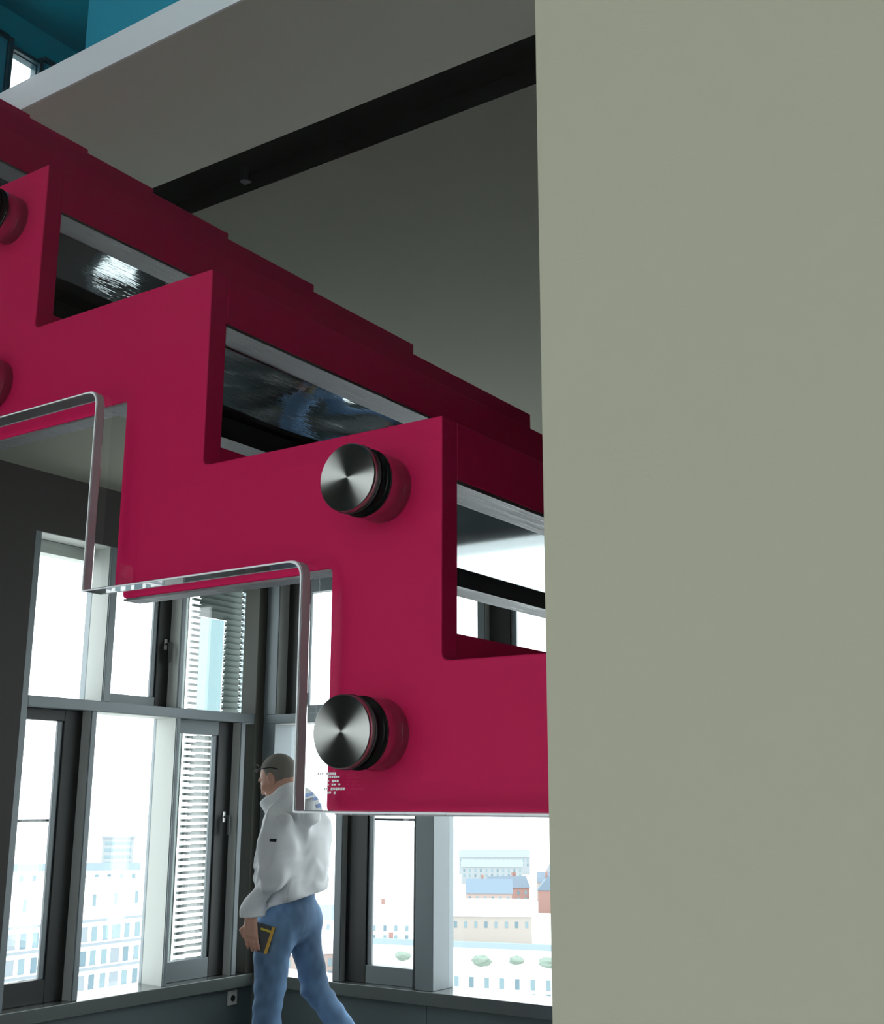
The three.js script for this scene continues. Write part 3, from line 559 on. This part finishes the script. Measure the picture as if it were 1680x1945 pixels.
// ---------------------------------------------------------------- the town outside
const GY = EYE - 60;
struct('wall_tower', bx(XL - 0.3, XE + 0.3, GY, -0.2, ZR - 0.3, ZN + 0.3), std(0.12, 0.12, 0.12, 0.8), 'dark shaft of the tower below the viewing floor');
const T = {
  white: std(0.74, 0.74, 0.74, 0.9), cream: std(0.30, 0.27, 0.245, 0.9), pink: std(0.30, 0.235, 0.215, 0.9), brick: std(0.26, 0.15, 0.13, 0.9),
  blueRoof: std(0.135, 0.18, 0.225, 0.9), slate: std(0.12, 0.15, 0.185, 0.9), whiteRoof: std(0.5, 0.5, 0.51, 0.9), pale: std(0.22, 0.26, 0.285, 0.9),
  glass: std(0.15, 0.215, 0.24, 0.6), glassDark: std(0.10, 0.155, 0.185, 0.6), ledge: std(0.20, 0.23, 0.255, 0.8), leaf: std(0.17, 0.215, 0.18, 0.9), hazyWall: std(0.245, 0.265, 0.275, 0.9), hazyRoof: std(0.20, 0.225, 0.245, 0.9),  // the far wall and roof tones are paled to imitate haze
};
struct('ground', bx(-2400, 400, GY - 1, GY, -2400, 300), std(0.62, 0.62, 0.60, 1), 'pale streets of the town far below');
{
  // white office block seen through the left windows
  const o = thing('office_block', 'long white office block with rows of windows seen through the left windows', 'building', [-145.5, GY, -125]);
  mesh('wall', bx(-16, 0, 0, 43.9, -12, 62), T.white, o);
  const win_ = bx(-0.3, 0.06, 0, 2.05, -0.5, 0.5), winW = bx(-0.3, 0.06, 0, 2.05, -0.8, 0.8), led = bx(0, 0.35, 0, 0.35, -12, 62);
  for (let r = 0; r < 6; r++) {
    const y = 40.0 - r * 3.32;
    at(mesh('ledge', led, T.ledge, o), 0, y + 2.7, 0);
    for (let i = 0; i < 24; i++) at(mesh('window', i % 3 === 1 ? winW : win_, (i * 7 + r * 3) % 4 === 0 ? T.glassDark : i % 3 === 1 ? T.ledge : T.glass, o), 0, y, -10.4 + i * 2.05);
  }
  mesh('penthouse', bx(-14, -2.5, 43.9, 47.4, -11, 60), T.white, o);
  for (let i = 0; i < 6; i++) at(mesh('window', bx(-0.3, 0.06, 0, 1.7, -0.3, 0.3), T.glass, o), -2.5, 44.6, -8 + i * 4.1);
  mesh('roof', bx(-15, -1.5, 47.4, 47.8, -12, 61), T.whiteRoof, o);
}
function house(label, x, z, w, d, h, rh, turn, wall, roof, o = {}) {
  const g = thing('house', label, 'house', [x, GY, z], o.group ?? 'roofs of the old town'); g.rotation.y = turn;
  mesh('wall', bx(-w / 2, w / 2, 0, h, -d / 2, d / 2), wall, g);
  const s = new THREE.Shape([[-d / 2 - 0.5, h], [d / 2 + 0.5, h], [0, h + rh]].map((p) => new THREE.Vector2(...p)));
  mesh('roof', metreUV(new THREE.ExtrudeGeometry(s, { depth: w + 0.8, bevelEnabled: false }).translate(0, 0, -w / 2 - 0.4).rotateY(Math.PI / 2)), roof, g);
  const pane = bx(-0.65, 0.65, 0, o.wh ?? 2.2, 0, 0.12), n = o.n ?? Math.floor(w / 4);
  for (let r = 0; r < (o.rows ?? 2); r++) for (let i = 0; i < n; i++) at(mesh('window', pane, (i + r) % 3 ? T.glass : T.glassDark, g), -w / 2 + (i + 0.5) * w / n, h - (o.top ?? 3.6) - r * 3.6, d / 2);
  for (let i = 0; i < (o.chim ?? 1); i++) at(mesh('chimney', bx(-0.7, 0.7, 0, rh * 0.5 + 2, -0.6, 0.6), T.brick, g), (rnd() - 0.5) * w * 0.7, h + rh * 0.5, -d * 0.1);
  return g;
}
const FACE = 0.56;                                                            // fronts that look back at the tower
house('long pale front building with paired blue windows and a blue-grey eave line', -188, -305, 96, 14, 20.2, 0.6, 0.30, T.white, T.blueRoof, { n: 22, rows: 3, top: 10.5, wh: 2.8, chim: 0, group: 'buildings near the tower' });
house('long cream building with a row of dark windows under a white roof', -305, -462, 62, 14, 11.2, 7, 0.55, T.cream, T.whiteRoof, { n: 14, rows: 1, top: 4.6, wh: 2.6, chim: 0, group: 'buildings near the tower' });
house('big white-roofed hall right of the cream building', -258, -500, 30, 26, 9.5, 9.5, 1.9, T.white, T.whiteRoof, { rows: 1, chim: 0, group: 'buildings near the tower' });
house('blue-roofed house with a brick gable left of the cream building', -352, -560, 24, 14, 13, 7, FACE, T.pink, T.blueRoof, {});
house('slate-roofed house with a red chimney behind the cream building', -365, -600, 22, 12, 13, 6, 0.9, T.brick, T.slate, { chim: 2 });
house('narrow red-fronted house behind the long white roof', -345, -612, 14, 12, 12, 8, 2.1, T.brick, T.blueRoof, { chim: 2 });
house('pale house with a blue roof in the middle of the old town', -338, -640, 26, 13, 14, 6, FACE, T.cream, T.blueRoof, {});
house('dark slate roof of a long house at the far side of the old town', -372, -690, 44, 14, 11, 6, 0.5, T.cream, T.slate, { chim: 3 });
house('white house with a slate roof right of the dark long roof', -318, -660, 24, 13, 15, 7, 0.3, T.white, T.slate, { chim: 2 });
house('cream corner house beside the white-roofed hall', -300, -600, 22, 14, 14, 6, 1.2, T.cream, T.slate, {});
house('pink house with a pale roof behind the man in the white jacket', -262, -300, 26, 16, 14, 6, 0.9, T.pink, T.whiteRoof, {});
house('house with a blue flat-pitched roof behind the man\'s shoulder', -330, -372, 40, 18, 15, 5, 0.7, T.white, T.blueRoof, {});
house('wide white house in the gap of the lower right casement', -300, -400, 30, 14, 14, 6, 0.6, T.white, T.whiteRoof, {});
house('brick house with a white roof low in the right casement', -232, -318, 22, 14, 13, 5, 0.6, T.pink, T.whiteRoof, {});
house('far blue-roofed block on the skyline of the town', -500, -800, 46, 22, 12, 5, FACE, T.hazyWall, T.hazyRoof, { group: 'far blocks on the skyline', chim: 0 });
house('far white block on the skyline right of the blue roof', -430, -830, 50, 22, 11, 5, FACE, T.white, T.hazyRoof, { group: 'far blocks on the skyline', chim: 0 });
house('far haze-paled block with a slate roof at the edge of town', -560, -900, 60, 22, 14, 6, FACE, T.hazyWall, T.hazyRoof, { group: 'far blocks on the skyline', chim: 0 });
house('small brick house squeezed left of the cream corner house', -322, -628, 13, 11, 13, 6, 1.0, T.brick, T.blueRoof, {});
house('cream house with two red chimneys near the middle of the roofs', -352, -655, 18, 12, 12, 6, 2.0, T.cream, T.blueRoof, { chim: 2 });
house('low pink house with a slate roof behind the white-roofed hall', -288, -640, 20, 12, 12, 6, 0.4, T.pink, T.slate, {});
house('white house with three chimneys at the right end of the roofs', -300, -690, 24, 12, 13, 6, 0.5, T.white, T.blueRoof, { chim: 3 });
house('narrow cream house between the far slate roofs', -402, -730, 16, 12, 14, 7, 1.1, T.cream, T.hazyRoof, {});
house('white house with a slate roof beyond the office block', -300, -262, 30, 16, 26, 8, 0.9, T.white, T.slate, { group: 'houses beyond the office block' });
house('blue flat-roofed house behind the white office block', -360, -290, 50, 20, 36, 2, 0.9, T.white, T.blueRoof, { group: 'houses beyond the office block', chim: 0 });
{
  const t = thing('tower_block', 'high-rise paled by painted haze standing far beyond the office block', 'building', [-575, GY, -500]); t.rotation.y = 0.85;
  mesh('wall', bx(-9, 9, 0, 38, -9, 9), T.hazyWall, t);
  mesh('roof', bx(-9.6, 9.6, 38, 39.2, -9.6, 9.6), T.hazyRoof, t);
  const b = bx(-7.5, 7.5, 0, 1.6, 9, 9.2);
  for (let i = 0; i < 9; i++) at(mesh('window_band', b, T.glass, t), 0, 4 + i * 3.8, 0);
}
{
  const c = thing('tower_block', 'brownish high-rise on the skyline left of the fixed window\'s tower', 'building', [-640, GY, -430]); c.rotation.y = 0.95;
  mesh('wall', bx(-14, 14, 0, 34, -9, 9), T.pink, c); mesh('roof', bx(-14.5, 14.5, 34, 35.2, -9.5, 9.5), T.slate, c);
  const b = bx(-12.5, 12.5, 0, 1.6, 9, 9.2);
  for (let i = 0; i < 8; i++) at(mesh('window_band', b, T.glass, c), 0, 4 + i * 3.8, 0);
}
for (const [i, x, z, y, r] of [[0, -210.0, -288.2, 17.5, 1.6], [1, -200.6, -291.6, 17.8, 1.3], [2, -187.9, -294.5, 17.2, 1.9], [3, -178.5, -298.1, 17.6, 1.5], [4, -169.8, -300.4, 17.4, 1.8]]) {
  const t = thing('shrub', ['bushy green shrub at the left end of the front building\'s eave line', 'small round shrub second from the left along the eave line', 'widest green shrub in the middle of the eave line', 'small shrub right of the widest one on the eave line', 'bushy green shrub at the right end of the eave line'][i], 'shrub', [x, GY + y, z], 'shrubs on the front building');
  const g = new THREE.IcosahedronGeometry(r, 4), p = g.attributes.position;
  for (let k = 0; k < p.count; k++) { const q = new THREE.Vector3().fromBufferAttribute(p, k), n = 0.72 + 0.5 * noise3(q.x * 1.3 + i * 9, q.y * 1.3, q.z * 1.3); p.setXYZ(k, q.x * n * 1.6, q.y * n * 0.8, q.z * n); }
  g.computeVertexNormals();
  mesh('foliage', metreUV(g), T.leaf, t);
}
renderer.render(scene, camera);
